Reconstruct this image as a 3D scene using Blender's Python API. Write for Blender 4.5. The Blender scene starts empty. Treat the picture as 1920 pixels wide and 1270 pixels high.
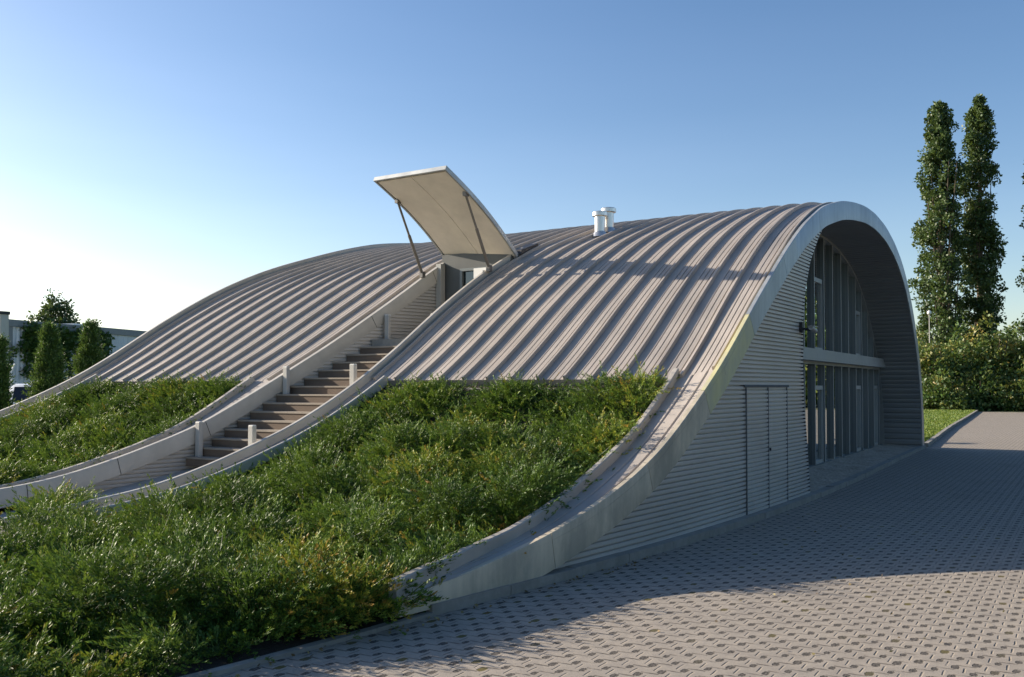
import bpy, math
import numpy as np
from mathutils import Matrix, Vector

sc = bpy.context.scene
R = math.radians
rng = np.random.default_rng(7)

# ------------------------------------------------------------------ camera
EYE = 1.75
YAW, PITCH = math.atan(1092 / 1720), R(1.5)
fw = Vector((math.cos(YAW) * math.cos(PITCH), math.sin(YAW) * math.cos(PITCH), math.sin(PITCH)))
rt = Vector((math.sin(YAW), -math.cos(YAW), 0))
up = rt.cross(fw)
cam_d = bpy.data.cameras.new("camera")
cam = bpy.data.objects.new("camera", cam_d)
sc.collection.objects.link(cam)
m = Matrix((rt, up, -fw)).transposed().to_4x4()
m.translation = (0, 0, EYE)
cam.matrix_world = m
cam_d.sensor_width = 36
cam_d.lens = 1720 / 1920 * 36
cam_d.shift_y = 44 / 1920
cam_d.clip_start, cam_d.clip_end = 0.1, 3000
sc.camera = cam

# ------------------------------------------------------------------ light
SUN_EL, SUN_U, SUN_W = R(20.5), -0.20, 0.98      # height, and the ground direction towards the sun
_l = math.hypot(SUN_U, SUN_W)
sx, sy = SUN_U / _l, SUN_W / _l
to_sun = Vector((sx * math.cos(SUN_EL), sy * math.cos(SUN_EL), math.sin(SUN_EL)))
sun_d = bpy.data.lights.new("sun", "SUN")
sun_d.energy, sun_d.angle, sun_d.color = 5.0, R(0.53), (1.0, 0.88, 0.72)
sun = bpy.data.objects.new("sun", sun_d)
sun.rotation_euler = to_sun.to_track_quat("Z", "Y").to_euler()
sun.location = (0, 20, 30)
sc.collection.objects.link(sun)

world = bpy.data.worlds.new("World")
sc.world = world
world.use_nodes = True
wn = world.node_tree.nodes
bg = wn["Background"]
sky = wn.new("ShaderNodeTexSky")
sky.sky_type = "NISHITA"
sky.sun_disc = False
sky.sun_elevation = SUN_EL
sky.sun_rotation = math.atan2(sx, sy)
sky.air_density, sky.dust_density, sky.ozone_density = 1.0, 1.0, 1.8
sky.altitude = 100
wl = world.node_tree.links
def wmath(op, a, b):
    nd = wn.new("ShaderNodeMath"); nd.operation = op
    for i, v in enumerate((a, b)):
        if isinstance(v, (int, float)): nd.inputs[i].default_value = v
        else: wl.new(v, nd.inputs[i])
    return nd.outputs[0]
# pale haze low over the horizon, thickest towards the sun
tcw = wn.new("ShaderNodeTexCoord")
sep = wn.new("ShaderNodeSeparateXYZ"); wl.new(tcw.outputs["Generated"], sep.inputs[0])
elev = wmath("MAXIMUM", sep.outputs[2], 0.0)
dot = wn.new("ShaderNodeVectorMath"); dot.operation = "DOT_PRODUCT"
wl.new(tcw.outputs["Generated"], dot.inputs[0]); dot.inputs[1].default_value = (sx, sy, 0)
toward = wmath("POWER", wmath("MULTIPLY", wmath("ADD", dot.outputs["Value"], 1.0), 0.5), 2.5)
low = wmath("POWER", 2.718, wmath("MULTIPLY", elev, -6.5))
wmap = wn.new("ShaderNodeMapping"); wmap.inputs["Scale"].default_value = (1, 1, 7)
wl.new(tcw.outputs["Generated"], wmap.inputs[0])
wno = wn.new("ShaderNodeTexNoise"); wno.inputs["Scale"].default_value = 2.2; wno.inputs["Detail"].default_value = 5
wl.new(wmap.outputs[0], wno.inputs["Vector"])
low = wmath("MULTIPLY", low, wmath("ADD", wmath("MULTIPLY", wno.outputs["Fac"], 0.9), 0.55))
amt = wmath("MULTIPLY", low, wmath("ADD", wmath("MULTIPLY", toward, 3.3), 0.55))
hz_ = wn.new("ShaderNodeMix"); hz_.data_type = "RGBA"; hz_.blend_type = "ADD"; hz_.clamp_factor = False
wl.new(amt, hz_.inputs[0]); hsv = wn.new("ShaderNodeHueSaturation"); hsv.inputs["Saturation"].default_value = 1.2; hsv.inputs["Hue"].default_value = 0.504
wl.new(sky.outputs[0], hsv.inputs["Color"]); wl.new(hsv.outputs[0], hz_.inputs[6]); hz_.inputs[7].default_value = (.95, .87, 1.05, 1)
wl.new(hz_.outputs[2], bg.inputs[0])
bg.inputs[1].default_value = 0.086
sc.view_settings.view_transform = "Standard"
sc.view_settings.look = "None"
sc.view_settings.exposure = 1.0
sc.view_settings.gamma = 1.0
sc.cycles.use_denoising = True
sc.cycles.max_bounces = 8
sc.cycles.transparent_max_bounces = 12


# ------------------------------------------------------------------ helpers
def smooth(xs, ys, sig=0.3, lo=None, hi=None):
    g = np.arange(xs[0] - 4, xs[-1] + 4, 0.02)
    y = np.interp(g, xs, ys)
    sl, sr = (ys[1] - ys[0]) / (xs[1] - xs[0]), (ys[-1] - ys[-2]) / (xs[-1] - xs[-2])
    y = np.where(g < xs[0], ys[0] + (g - xs[0]) * sl, y)
    y = np.where(g > xs[-1], ys[-1] + (g - xs[-1]) * sr, y)
    k = np.arange(-int(3 * sig / 0.02), int(3 * sig / 0.02) + 1) * 0.02
    w = np.exp(-k * k / (2 * sig * sig)); w /= w.sum()
    n = len(k) // 2
    ypad = np.pad(y, n, mode="edge")
    y = np.convolve(ypad, w, mode="valid")
    return lambda x: np.interp(x, g, y)


def link(name, me, parent=None):
    o = bpy.data.objects.new(name, me)
    sc.collection.objects.link(o)
    if parent is not None:
        o.parent = parent
        if parent.type == "EMPTY" or True:
            o.matrix_parent_inverse = parent.matrix_basis.inverted()
    return o


def empty(name, loc, label, cat, group=None):
    o = link(name, None)
    o.location = loc
    o.empty_display_size = 0.3
    tag(o, label, cat, group)
    bpy.context.view_layer.update()
    return o


def tag(o, label, cat, group=None):
    o["label"], o["category"] = label, cat
    if group:
        o["group"] = group
    return o


def struct(o, kind="structure", label=None, cat=None):
    o["kind"] = kind
    if label:
        o["label"], o["category"] = label, cat
    return o


class MB:
    def __init__(s):
        s.v, s.f, s.m = [], [], []

    def add(s, verts, faces, mat=0):
        b = len(s.v)
        s.v += [tuple(map(float, p)) for p in verts]
        s.f += [tuple(b + i for i in f) for f in faces]
        s.m += [mat] * len(faces)
        return s

    def grid(s, P, mat=0):
        """P: array (a, b, 3) -> quads"""
        a, b = P.shape[:2]
        F = [(i * b + j, i * b + j + 1, (i + 1) * b + j + 1, (i + 1) * b + j) for i in range(a - 1) for j in range(b - 1)]
        return s.add(P.reshape(-1, 3), F, mat)

    def hexa(s, c, mat=0):
        """8 corners: bottom ring 0-3, top ring 4-7"""
        return s.add(c, [(3, 2, 1, 0), (4, 5, 6, 7), (0, 1, 5, 4), (1, 2, 6, 5), (2, 3, 7, 6), (3, 0, 4, 7)], mat)

    def box(s, x0, x1, y0, y1, z0, z1, mat=0):
        return s.hexa([(x0, y0, z0), (x1, y0, z0), (x1, y1, z0), (x0, y1, z0), (x0, y0, z1), (x1, y0, z1), (x1, y1, z1), (x0, y1, z1)], mat)

    def rod(s, pts, r, n=8, mat=0, caps=True):
        pts = [Vector(p) for p in pts]
        rr = r if isinstance(r, (list, tuple)) else [r] * len(pts)
        ring = []
        for i, p in enumerate(pts):
            d = (pts[min(i + 1, len(pts) - 1)] - pts[max(i - 1, 0)]).normalized()
            a = d.orthogonal().normalized() if abs(d.z) > 0.9 else d.cross(Vector((0, 0, 1))).normalized()
            if abs(d.z) > 0.9:
                a = Vector((1, 0, 0)); a = (a - d * a.dot(d)).normalized()
            b = d.cross(a)
            ring += [p + (a * math.cos(t * 2 * math.pi / n) + b * math.sin(t * 2 * math.pi / n)) * rr[i] for t in range(n)]
        F = [(i * n + j, i * n + (j + 1) % n, (i + 1) * n + (j + 1) % n, (i + 1) * n + j) for i in range(len(pts) - 1) for j in range(n)]
        if caps:
            F += [tuple(range(n - 1, -1, -1)), tuple(range((len(pts) - 1) * n, len(pts) * n))]
        return s.add(ring, F, mat)

    def build(s, name, mats, parent=None, smooth_ang=None, bevel=None):
        me = bpy.data.meshes.new(name)
        me.from_pydata(s.v, [], s.f)
        for mt in (mats if isinstance(mats, (list, tuple)) else [mats]):
            me.materials.append(mt)
        me.polygons.foreach_set("material_index", s.m)
        if smooth_ang:
            me.polygons.foreach_set("use_smooth", [True] * len(s.f))
            me.set_sharp_from_angle(angle=R(smooth_ang))
        me.update()
        o = link(name, me, parent)
        if bevel:
            b = o.modifiers.new("bevel", "BEVEL"); b.width = bevel; b.segments = 2; b.limit_method = "ANGLE"
        return o


def leaf_mesh(name, P, tint, mat):
    """P (n,4,3) rhombic leaves, tint (n,)"""
    n = len(P)
    me = bpy.data.meshes.new(name)
    me.vertices.add(n * 4); me.loops.add(n * 4); me.polygons.add(n)
    me.vertices.foreach_set("co", P.astype(np.float32).ravel())
    me.loops.foreach_set("vertex_index", np.arange(n * 4, dtype=np.int32))
    me.polygons.foreach_set("loop_start", np.arange(0, n * 4, 4, dtype=np.int32))
    me.polygons.foreach_set("loop_total", np.full(n, 4, dtype=np.int32))
    at = me.attributes.new("tint", "FLOAT", "POINT")
    at.data.foreach_set("value", np.repeat(np.clip(tint, 0, 1), 4).astype(np.float32))
    me.materials.append(mat)
    me.update(calc_edges=True)
    return me


def unit(a):
    return a / np.maximum(np.linalg.norm(a, axis=-1, keepdims=True), 1e-9)


def rhombs(c, d, ln, wd, g=rng):
    d = unit(d)
    s = unit(np.cross(d, unit(g.normal(size=d.shape))))
    ln, wd = np.asarray(ln)[:, None], np.asarray(wd)[:, None]
    return np.stack([c, c + d * ln * .45 + s * wd * .5, c + d * ln, c + d * ln * .45 - s * wd * .5], 1)


# ------------------------------------------------------------------ materials
class NT:
    def __init__(s, name):
        s.mat = bpy.data.materials.new(name)
        s.mat.use_nodes = True
        s.t = s.mat.node_tree
        s.b = s.t.nodes["Principled BSDF"]
        s.out = s.t.nodes["Material Output"]

    def n(s, kind, **kw):
        nd = s.t.nodes.new("ShaderNode" + kind)
        for k, v in kw.items():
            setattr(nd, k, v)
        return nd

    def l(s, a, b):
        s.t.links.new(a, b)

    def val(s, sock, v):
        if hasattr(v, "is_linked") or hasattr(v, "links"):
            s.l(v, sock)
        else:
            sock.default_value = v

    def math(s, op, a, b=None, c=None):
        nd = s.n("Math", operation=op)
        s.val(nd.inputs[0], a)
        if b is not None: s.val(nd.inputs[1], b)
        if c is not None: s.val(nd.inputs[2], c)
        return nd.outputs[0]

    def coord(s, scale=(1, 1, 1)):
        tc = s.n("TexCoord"); mp = s.n("Mapping")
        mp.inputs["Scale"].default_value = scale
        s.l(tc.outputs["Object"], mp.inputs[0])
        return mp.outputs[0]

    def noise(s, scale, detail=4, rough=.55, vec=None, stretch=(1, 1, 1)):
        nd = s.n("TexNoise")
        nd.inputs["Scale"].default_value = scale
        nd.inputs["Detail"].default_value = detail
        nd.inputs["Roughness"].default_value = rough
        s.l(vec if vec is not None else s.coord(stretch), nd.inputs["Vector"])
        return nd.outputs["Fac"]

    def ramp(s, fac, stops):
        nd = s.n("ValToRGB")
        e = nd.color_ramp.elements
        while len(e) < len(stops): e.new(0.5)
        for el, (p, c) in zip(e, stops):
            el.position = p
            el.color = (*c, 1) if len(c) == 3 else c
        s.l(fac, nd.inputs[0])
        return nd.outputs[0]

    def mix(s, fac, a, b, mode="MIX"):
        nd = s.n("Mix", data_type="RGBA", blend_type=mode)
        s.val(nd.inputs[0], fac)
        for sk, v in ((nd.inputs[6], a), (nd.inputs[7], b)):
            if isinstance(v, tuple): sk.default_value = (*v, 1)
            else: s.l(v, sk)
        return nd.outputs[2]

    def bump(s, h, strength=.3, dist=.01):
        nd = s.n("Bump")
        nd.inputs["Strength"].default_value = strength
        nd.inputs["Distance"].default_value = dist
        s.l(h, nd.inputs["Height"])
        s.l(nd.outputs[0], s.b.inputs["Normal"])

    def set(s, col=None, rough=.5, metal=0., spec=.5):
        if col is not None:
            if isinstance(col, tuple): s.b.inputs["Base Color"].default_value = (*col, 1)
            else: s.l(col, s.b.inputs["Base Color"])
        s.val(s.b.inputs["Roughness"], rough)
        s.b.inputs["Metallic"].default_value = metal
        s.b.inputs["Specular IOR Level"].default_value = spec
        return s.mat


def weathered(name, col, var=.18, rough=.5, metal=0., scale=2.0, streak=(1, 1, .12), stain=None, stain_amt=.5, drip=.4):
    t = NT(name)
    a = t.noise(scale, 5, .6)
    b = t.noise(scale * 4, 4, .6, stretch=streak)
    lo, hi = tuple(c * (1 - var) for c in col), tuple(min(1, c * (1 + var)) for c in col)
    c1 = t.ramp(a, [(.3, lo), (.7, hi)])
    c2 = t.ramp(b, [(.35, tuple(c * .82 for c in col)), (.65, tuple(min(1, c * 1.1) for c in col))])
    c = t.mix(drip, c1, c2)
    if stain:
        f = t.math("MULTIPLY", t.ramp(t.noise(scale * 1.3, 6, .7, stretch=(1, 1, .5)), [(.42, (0, 0, 0)), (.62, (1, 1, 1))]), stain_amt)
        c = t.mix(f, c, stain)
    f = t.noise(180, 2)
    t.bump(f, .08, .003)
    rr = t.math("ADD", t.math("MULTIPLY", a, .25), rough - .12)
    return t.set(c, rr, metal)


M = {}
M["roof"] = weathered("roof_metal", (.385, .345, .31), .12, .55, .05, 1.2, (.15, 1, .15), (.25, .23, .21), .35)
M["fascia"] = weathered("fascia_metal", (.44, .46, .46), .16, .42, .35, 1.1, (2.2, 1, .08), (.26, .28, .29), .55, .6)
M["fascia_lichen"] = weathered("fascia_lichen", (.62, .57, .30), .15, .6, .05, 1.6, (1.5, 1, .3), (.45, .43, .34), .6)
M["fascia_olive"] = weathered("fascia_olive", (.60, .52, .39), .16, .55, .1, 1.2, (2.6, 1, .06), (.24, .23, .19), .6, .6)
M["cap"] = weathered("cap_metal", (.46, .435, .39), .15, .5, .1, 2.0, (.3, 1, .3), (.33, .31, .27), .25)
M["kerbtrim"] = weathered("kerb_metal", (.40, .37, .33), .16, .6, .0, 2.0, (.3, 1, .3), (.26, .24, .21), .3)
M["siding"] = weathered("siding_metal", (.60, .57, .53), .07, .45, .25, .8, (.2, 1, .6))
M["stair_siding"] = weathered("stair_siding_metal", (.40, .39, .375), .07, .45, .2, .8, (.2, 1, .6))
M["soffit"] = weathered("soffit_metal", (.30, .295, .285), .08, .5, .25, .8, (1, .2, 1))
M["seam"] = NT("dark_joint").set((.03, .03, .032), .8)
M["frame"] = weathered("window_metal", (.16, .18, .185), .06, .4, .3, 2)
M["beam"] = weathered("beam_metal", (.38, .38, .36), .06, .45, .2, 2)
M["concrete"] = weathered("concrete", (.29, .27, .24), .22, .9, 0, 3.0, (1, 1, 1), (.20, .19, .16), .5)
M["path"] = weathered("path_concrete", (.42, .39, .36), .12, .9, 0, 2.5, (1, 1, 1), (.28, .26, .23), .5)
M["step"] = weathered("weathered_timber", (.15, .105, .075), .25, .85, 0, 3.0, (2, .15, 2), (.12, .09, .065), .5)
M["tread"] = weathered("tread_edge", (.30, .255, .205), .2, .85, 0, 4.0, (1, .3, 1))
M["post"] = weathered("post_paint", (.42, .41, .385), .06, .5, 0, 3)
M["hatch_under"] = weathered("hatch_lining", (.84, .77, .67), .02, .5, 0, .8, (1, 1, 1))
M["strut"] = NT("strut_metal").set((.16, .15, .14), .45, .5)
M["steel"] = weathered("stainless", (.72, .70, .66), .06, .3, .85, 3)
M["white"] = NT("white_paint").set((.8, .8, .78), .4)
M["black"] = NT("black_plastic").set((.015, .015, .017), .5)
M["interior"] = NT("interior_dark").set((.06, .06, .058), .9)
M["rubber"] = NT("tyre_rubber").set((.02, .02, .02), .85)


def glass_mat():
    t = NT("window_glass")
    t.t.nodes.remove(t.b)
    tr = t.n("BsdfTransparent"); tr.inputs[0].default_value = (.10, .135, .135, 1)
    gl = t.n("BsdfGlossy"); gl.inputs["Roughness"].default_value = 0.012
    gl.inputs[0].default_value = (.95, 1, 1, 1)
    fr = t.n("Fresnel"); fr.inputs[0].default_value = 1.52
    f = t.math("MINIMUM", t.math("MULTIPLY", fr.outputs[0], 2.2), .95)
    mx = t.n("MixShader")
    t.l(f, mx.inputs[0]); t.l(tr.outputs[0], mx.inputs[1]); t.l(gl.outputs[0], mx.inputs[2])
    t.l(mx.outputs[0], t.out.inputs[0])
    return t.mat


M["glass"] = glass_mat()


def leaf_mat(name, stops, rough=.45, trans=.25, spec=.5):
    t = NT(name)
    at = t.n("Attribute"); at.attribute_name = "tint"
    c = t.ramp(at.outputs["Fac"], stops)
    t.set(c, rough, 0, spec)
    tl = t.n("BsdfTranslucent")
    br = t.mix(.5, c, (.30, .38, .05))
    t.l(t.mix(.55, c, br), tl.inputs[0])
    mx = t.n("MixShader"); mx.inputs[0].default_value = trans
    t.l(t.b.outputs[0], mx.inputs[1]); t.l(tl.outputs[0], mx.inputs[2])
    t.l(mx.outputs[0], t.out.inputs[0])
    return t.mat


M["juniper"] = leaf_mat("juniper_needles", [(0, (.014, .036, .009)), (.42, (.064, .138, .020)), (.70, (.18, .275, .036)), (.90, (.36, .32, .04)), (1, (.40, .23, .05))], .5, .18, .3)
M["poplar"] = leaf_mat("poplar_leaves", [(0, (.018, .040, .014)), (.5, (.052, .098, .028)), (1, (.12, .165, .05))], .5, .22)
M["bush"] = leaf_mat("bush_leaves", [(0, (.020, .050, .014)), (.5, (.068, .130, .026)), (.8, (.17, .185, .038)), (1, (.28, .21, .05))], .5, .22)
M["thuja"] = leaf_mat("thuja_scales", [(0, (.022, .055, .014)), (.6, (.055, .125, .026)), (1, (.11, .19, .04))], .55, .2)
M["bark"] = weathered("bark", (.11, .085, .06), .3, .95, 0, 6)


def soil_mat():
    t = NT("soil")
    a = t.noise(14, 8, .7); b = t.noise(60, 3)
    c = t.mix(.4, t.ramp(a, [(.3, (.014, .011, .008)), (.7, (.045, .032, .022))]), t.ramp(b, [(.35, (.012, .009, .007)), (.7, (.06, .044, .03))]))
    t.bump(a, .8, .05)
    return t.set(c, .95)


def gravel_mat():
    t = NT("gravel")
    v = t.n("TexVoronoi"); v.inputs["Scale"].default_value = 15
    t.l(t.coord(), v.inputs["Vector"])
    c = t.mix(.55, t.ramp(v.outputs["Color"], [(0, (.22, .17, .12)), (1, (.60, .49, .37))]), t.ramp(t.noise(2.5), [(.3, (.32, .26, .20)), (.7, (.52, .44, .35))]))
    t.bump(v.outputs["Distance"], 1.0, .02)
    return t.set(c, .95)


def lawn_mat():
    t = NT("lawn_grass")
    a = t.noise(.6, 5, .6); b = t.noise(25, 3)
    c = t.mix(.5, t.ramp(a, [(.3, (.07, .13, .015)), (.7, (.16, .22, .03))]), t.ramp(b, [(.3, (.05, .10, .012)), (.7, (.17, .23, .035))]))
    t.bump(b, .6, .03)
    return t.set(c, .9)


def paving_mat():
    t = NT("paving_blocks")
    L = .152
    tc = t.n("TexCoord"); sp = t.n("SeparateXYZ")
    # slight irregularity of the laid blocks
    nz = t.n("TexNoise"); nz.inputs["Scale"].default_value = 5.5; nz.inputs["Detail"].default_value = 2
    t.l(tc.outputs["Object"], nz.inputs["Vector"])
    vm = t.n("VectorMath", operation="SUBTRACT"); t.l(nz.outputs["Color"], vm.inputs[0]); vm.inputs[1].default_value = (.5, .5, .5)
    vs = t.n("VectorMath", operation="SCALE"); t.l(vm.outputs[0], vs.inputs[0]); vs.inputs["Scale"].default_value = .022
    va = t.n("VectorMath", operation="ADD"); t.l(tc.outputs["Object"], va.inputs[0]); t.l(vs.outputs[0], va.inputs[1])
    t.l(va.outputs[0], sp.inputs[0])
    X, Y = sp.outputs[0], sp.outputs[1]
    k = 1 / (math.sqrt(2) * L)
    P = t.math("MULTIPLY", t.math("SUBTRACT", X, Y), k)
    Q = t.math("MULTIPLY", t.math("ADD", X, Y), k)
    ip, iq = t.math("ROUND", P), t.math("ROUND", Q)
    dp, dq = t.math("SUBTRACT", P, ip), t.math("SUBTRACT", Q, iq)
    wn_ = t.n("TexWhiteNoise", noise_dimensions="2D")
    cb = t.n("CombineXYZ"); t.l(ip, cb.inputs[0]); t.l(iq, cb.inputs[1]); t.l(cb.outputs[0], wn_.inputs["Vector"])
    rnd = wn_.outputs["Value"]
    # hole: rounded slot, edge broken by fine noise
    dX = t.math("MULTIPLY", t.math("ADD", dp, dq), .1075)
    dY = t.math("MULTIPLY", t.math("SUBTRACT", dq, dp), .1075)
    e1 = t.math("POWER", t.math("ABSOLUTE", t.math("DIVIDE", dX, t.math("ADD", .034, t.math("MULTIPLY", rnd, .010)))), 3.0)
    e2 = t.math("POWER", t.math("ABSOLUTE", t.math("DIVIDE", dY, t.math("ADD", .020, t.math("MULTIPLY", rnd, .008)))), 3.0)
    fine = t.noise(75, 3)
    hd = t.math("ADD", t.math("ADD", e1, e2), t.math("MULTIPLY", t.math("SUBTRACT", fine, .5), 2.4))
    hole = t.ramp(hd, [(.65, (1, 1, 1)), (1.0, (0, 0, 0))])
    # stepped joints from the end of one slot to the start of the next, and short cross joints
    opp = t.math("LESS_THAN", t.math("MULTIPLY", dX, dY), 0.0)
    jn = t.noise(9, 2)
    jx = t.math("ABSOLUTE", t.math("SUBTRACT", t.math("ABSOLUTE", dX), .052))
    j1 = t.math("MULTIPLY", opp, t.ramp(jx, [(.004, (1, 1, 1)), (.0095, (0, 0, 0))]))
    jy = t.math("ABSOLUTE", t.math("SUBTRACT", t.math("ABSOLUTE", dY), .0535))
    same = t.math("SUBTRACT", 1.0, opp)
    j2 = t.math("MULTIPLY", same, t.ramp(jy, [(.0022, (1, 1, 1)), (.0075, (0, 0, 0))]))
    j = t.math("MULTIPLY", t.math("MAXIMUM", j1, t.math("MULTIPLY", j2, .8)), t.ramp(jn, [(.35, (.25, .25, .25)), (.6, (1, 1, 1))]))
    # block colour
    big = t.noise(.35, 4, .6); mid = t.noise(3.2, 5, .6); gr = t.noise(160, 2)
    c = t.mix(.5, t.ramp(big, [(.3, (.27, .235, .19)), (.7, (.33, .29, .24))]), t.ramp(mid, [(.3, (.24, .205, .17)), (.7, (.36, .315, .26))]))
    c = t.mix(.35, c, t.ramp(rnd, [(0, (.21, .185, .16)), (.5, (.30, .265, .22)), (1, (.38, .325, .26))]))
    c = t.mix(.25, c, t.ramp(gr, [(.3, (.2, .18, .16)), (.7, (.5, .45, .40))]))
    st = t.ramp(t.noise(.55, 6, .65, stretch=(1, 1.6, 1)), [(.56, (0, 0, 0)), (.74, (1, 1, 1))])
    c = t.mix(t.math("MULTIPLY", st, .35), c, (.16, .135, .11))
    c = t.mix(t.math("MULTIPLY", j, .9), c, (.085, .07, .055))
    fill = t.mix(t.ramp(rnd, [(.91, (0, 0, 0)), (.99, (1, 1, 1))]), t.ramp(fine, [(.36, (.020, .018, .016)), (.66, (.17, .15, .13))]), (.12, .10, .035))
    c = t.mix(hole, c, fill)
    h = t.math("SUBTRACT", t.math("MULTIPLY", gr, .06), t.math("MAXIMUM", hole, t.math("MULTIPLY", j, .35)))
    h = t.math("ADD", h, t.math("MULTIPLY", rnd, .10))
    t.bump(h, .7, .03)
    return t.set(c, .9, 0, .3)


M["soil"], M["gravel"], M["lawn"], M["paving"] = soil_mat(), gravel_mat(), lawn_mat(), paving_mat()
M["ground"] = weathered("far_ground", (.10, .11, .05), .3, .95, 0, .05)

# ------------------------------------------------------------------ the building's curves (x along the gable, y along the ridge)
zO = smooth([4, 5.0, 5.6, 6.25, 7.04, 7.7, 8.2, 8.71, 9.15, 9.51, 10.06, 10.65, 11.26, 11.9, 12.48, 13.2, 14.06, 15.2, 16.6, 17.7, 18.9, 20.1, 21.5, 22.8, 23.9, 24.8, 25.7, 26.5],
            [.10, .16, .21, .295, .42, .59, .735, .926, 1.12, 1.33, 1.65, 2.02, 2.45, 2.91, 3.28, 3.74, 4.21, 4.67, 5.0, 5.16, 5.29, 5.34, 5.29, 5.11, 4.84, 4.48, 3.95, 3.3], .28)
zR = smooth([3.5, 5.35, 6.85, 7.33, 8.16, 9.27, 9.79, 10.51, 11.34, 12.11, 13.22, 13.99, 15.03, 16.0, 17.7, 18.9, 20.1, 21.5, 22.8, 23.9, 24.8, 25.7, 26.5],
            [.14, .25, .38, .46, .67, 1.03, 1.29, 1.70, 2.28, 2.90, 3.71, 4.18, 4.62, 4.88, 5.10, 5.23, 5.28, 5.23, 5.05, 4.78, 4.42, 3.89, 3.24], .25)
c3x = [3.77, 5.44, 7.18, 8.53, 9.71, 11.36, 14.24, 17.41, 21, 24.38, 26.99, 29]
c3y = [4.52, 4.32, 4.07, 3.91, 3.815, 3.725, 3.66, 3.70, 3.83, 3.95, 4.03, 4.10]
yO = smooth(c3x, c3y, .8)
yK = smooth([4.5, 5.23, 6.4, 7.3, 8.4, 9.6, 10.7, 12], [4.30, 4.33, 4.39, 4.41, 4.42, 4.41, 4.39, 4.36], .3)
XH = 13.75
_rp = smooth([4.5, 5.35, 7.8, 8.8, 9.5, 10.15, 10.7, 11.9, 13.05, 13.85, 14.5], [9.62, 9.64, 9.68, 9.68, 9.62, 9.48, 9.40, 9.17, 8.88, 8.55, 8.40], .4)
_lp = smooth([4.5, 6.5, 8.2, 9.34, 10.3, 10.9, 11.33, 12, 12.7, 13.55, 14.5], [11.92, 11.86, 11.76, 11.65, 11.48, 11.25, 11.0, 10.62, 10.34, 10.15, 10.0], .35)
_fa = smooth([4.5, 7, 9.57, 10.7, 11.54, 12.15, 13.1, 13.95, 15, 17, 20, 28], [18.6, 18.2, 17.55, 16.9, 16.6, 16.35, 15.9, 15.2, 14.1, 13.7, 13.6, 13.8], .4)
def blend_lane(fn, x):
    x = np.asarray(x, float)
    t0 = (fn(XH) - yO(XH)) / (_fa(XH) - yO(XH))
    return np.where(x <= XH, fn(np.minimum(x, XH)), yO(x) + t0 * (_fa(x) - yO(x)))
yRP = lambda x: blend_lane(_rp, x)
yLP = lambda x: blend_lane(_lp, x)
yFA = lambda x: _fa(x)
yRK = lambda x: yRP(x) - .36
yLK = lambda x: yLP(x) + smooth([4.5, 9, 10.7, 11.5], [.30, .36, .62, .75], .4)(x)
yFK = lambda x: yFA(x) - .45


def profile(z, x0, tail, step):
    """the roof curve as points along its length: z(x) for x <= 26.4, then the steep back given by tail"""
    xs = np.linspace(x0, 26.3, 900)
    pts = np.concatenate([np.stack([xs, z(xs)], 1), np.array(tail)])
    d = np.concatenate([[0], np.cumsum(np.linalg.norm(np.diff(pts, axis=0), axis=1))])
    s = np.linspace(0, d[-1], int(d[-1] / step) + 1)
    p = np.stack([np.interp(s, d, pts[:, 0]), np.interp(s, d, pts[:, 1])], 1)
    for _ in range(3):
        p[1:-1] = (p[:-2] + 2 * p[1:-1] + p[2:]) / 4
    t = unit(np.gradient(p, axis=0))
    return p, np.stack([-t[:, 1], t[:, 0]], 1)


TAIL_O = [(26.8, 3.0), (27.2, 2.55), (27.6, 1.95), (27.85, 1.4), (28.02, .8), (28.1, 0.0)]
TAIL_R = [(26.75, 2.95), (27.14, 2.5), (27.54, 1.9), (27.79, 1.35), (27.96, .8), (28.04, 0.0)]
X_TAIL, X_EAVE = 5.25, 10.7

hall = empty("curved_hall", (16, 4, 0), "grey metal hall whose wave roof sweeps down to the ground beside the paved yard", "building")


# --- roof sheets: pans with fine grooves, one raised rib per pitch
def cross_section(width, n_pitch, first):
    """list of (t in 0..1, height) across a sheet: grooved pans with one slim standing seam at first + k pitch"""
    p = width / n_pitch
    out = [(0, 0), (width, 0)]
    c = first * p
    while c - p > .1: c -= p
    while c < width + p:
        for y in (c + .20 * p, c + .40 * p, c + .60 * p):
            out += [(y - .010, 0), (y - .003, -.016), (y + .003, -.016), (y + .010, 0)]
        out += [(c - .020, 0), (c - .015, .054), (c + .015, .054), (c + .020, 0)]
        c += p
    out = sorted({(round(a_ / width, 5), b_) for a_, b_ in out if 0.0 <= a_ <= width})
    return out


def sheet(mb, ya, yb, x0, x1, width, n, first, tilt=None, tail=True, mat=0, sec=None):
    p, nn = profile(zR, x0, TAIL_R, .16)
    if x1 is not None:
        keep = p[:, 0] <= x1 + 1e-3
        p, nn = p[keep], nn[keep]
    sec = sec or cross_section(width, n, first)
    A, B = ya(p[:, 0]), yb(p[:, 0])
    P = np.zeros((len(p), len(sec), 3))
    for j, (t, h) in enumerate(sec):
        dz = tilt(p[:, 0], t) if tilt else 0
        P[:, j, 0] = p[:, 0] + nn[:, 0] * h
        P[:, j, 1] = A + (B - A) * t
        P[:, j, 2] = p[:, 1] + nn[:, 1] * h + dz
    mb.grid(P, mat)
    e = P[0]
    lowp = e.copy()
    lowp[:, 0] += .03 * -nn[0, 0] * 0 + 0
    lowp[:, 0] -= nn[0, 0] * (np.array([h for _, h in sec]) + .11)
    lowp[:, 2] -= nn[0, 1] * (np.array([h for _, h in sec]) + .11)
    mb.grid(np.stack([e, lowp], 0), mat)


def tilt_o(x, t):
    d = np.clip(zO(x) - .09 - zR(x), -.05, .3)
    return np.where(x < 26, d, 0) * max(0, 1 - t / .11)


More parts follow.
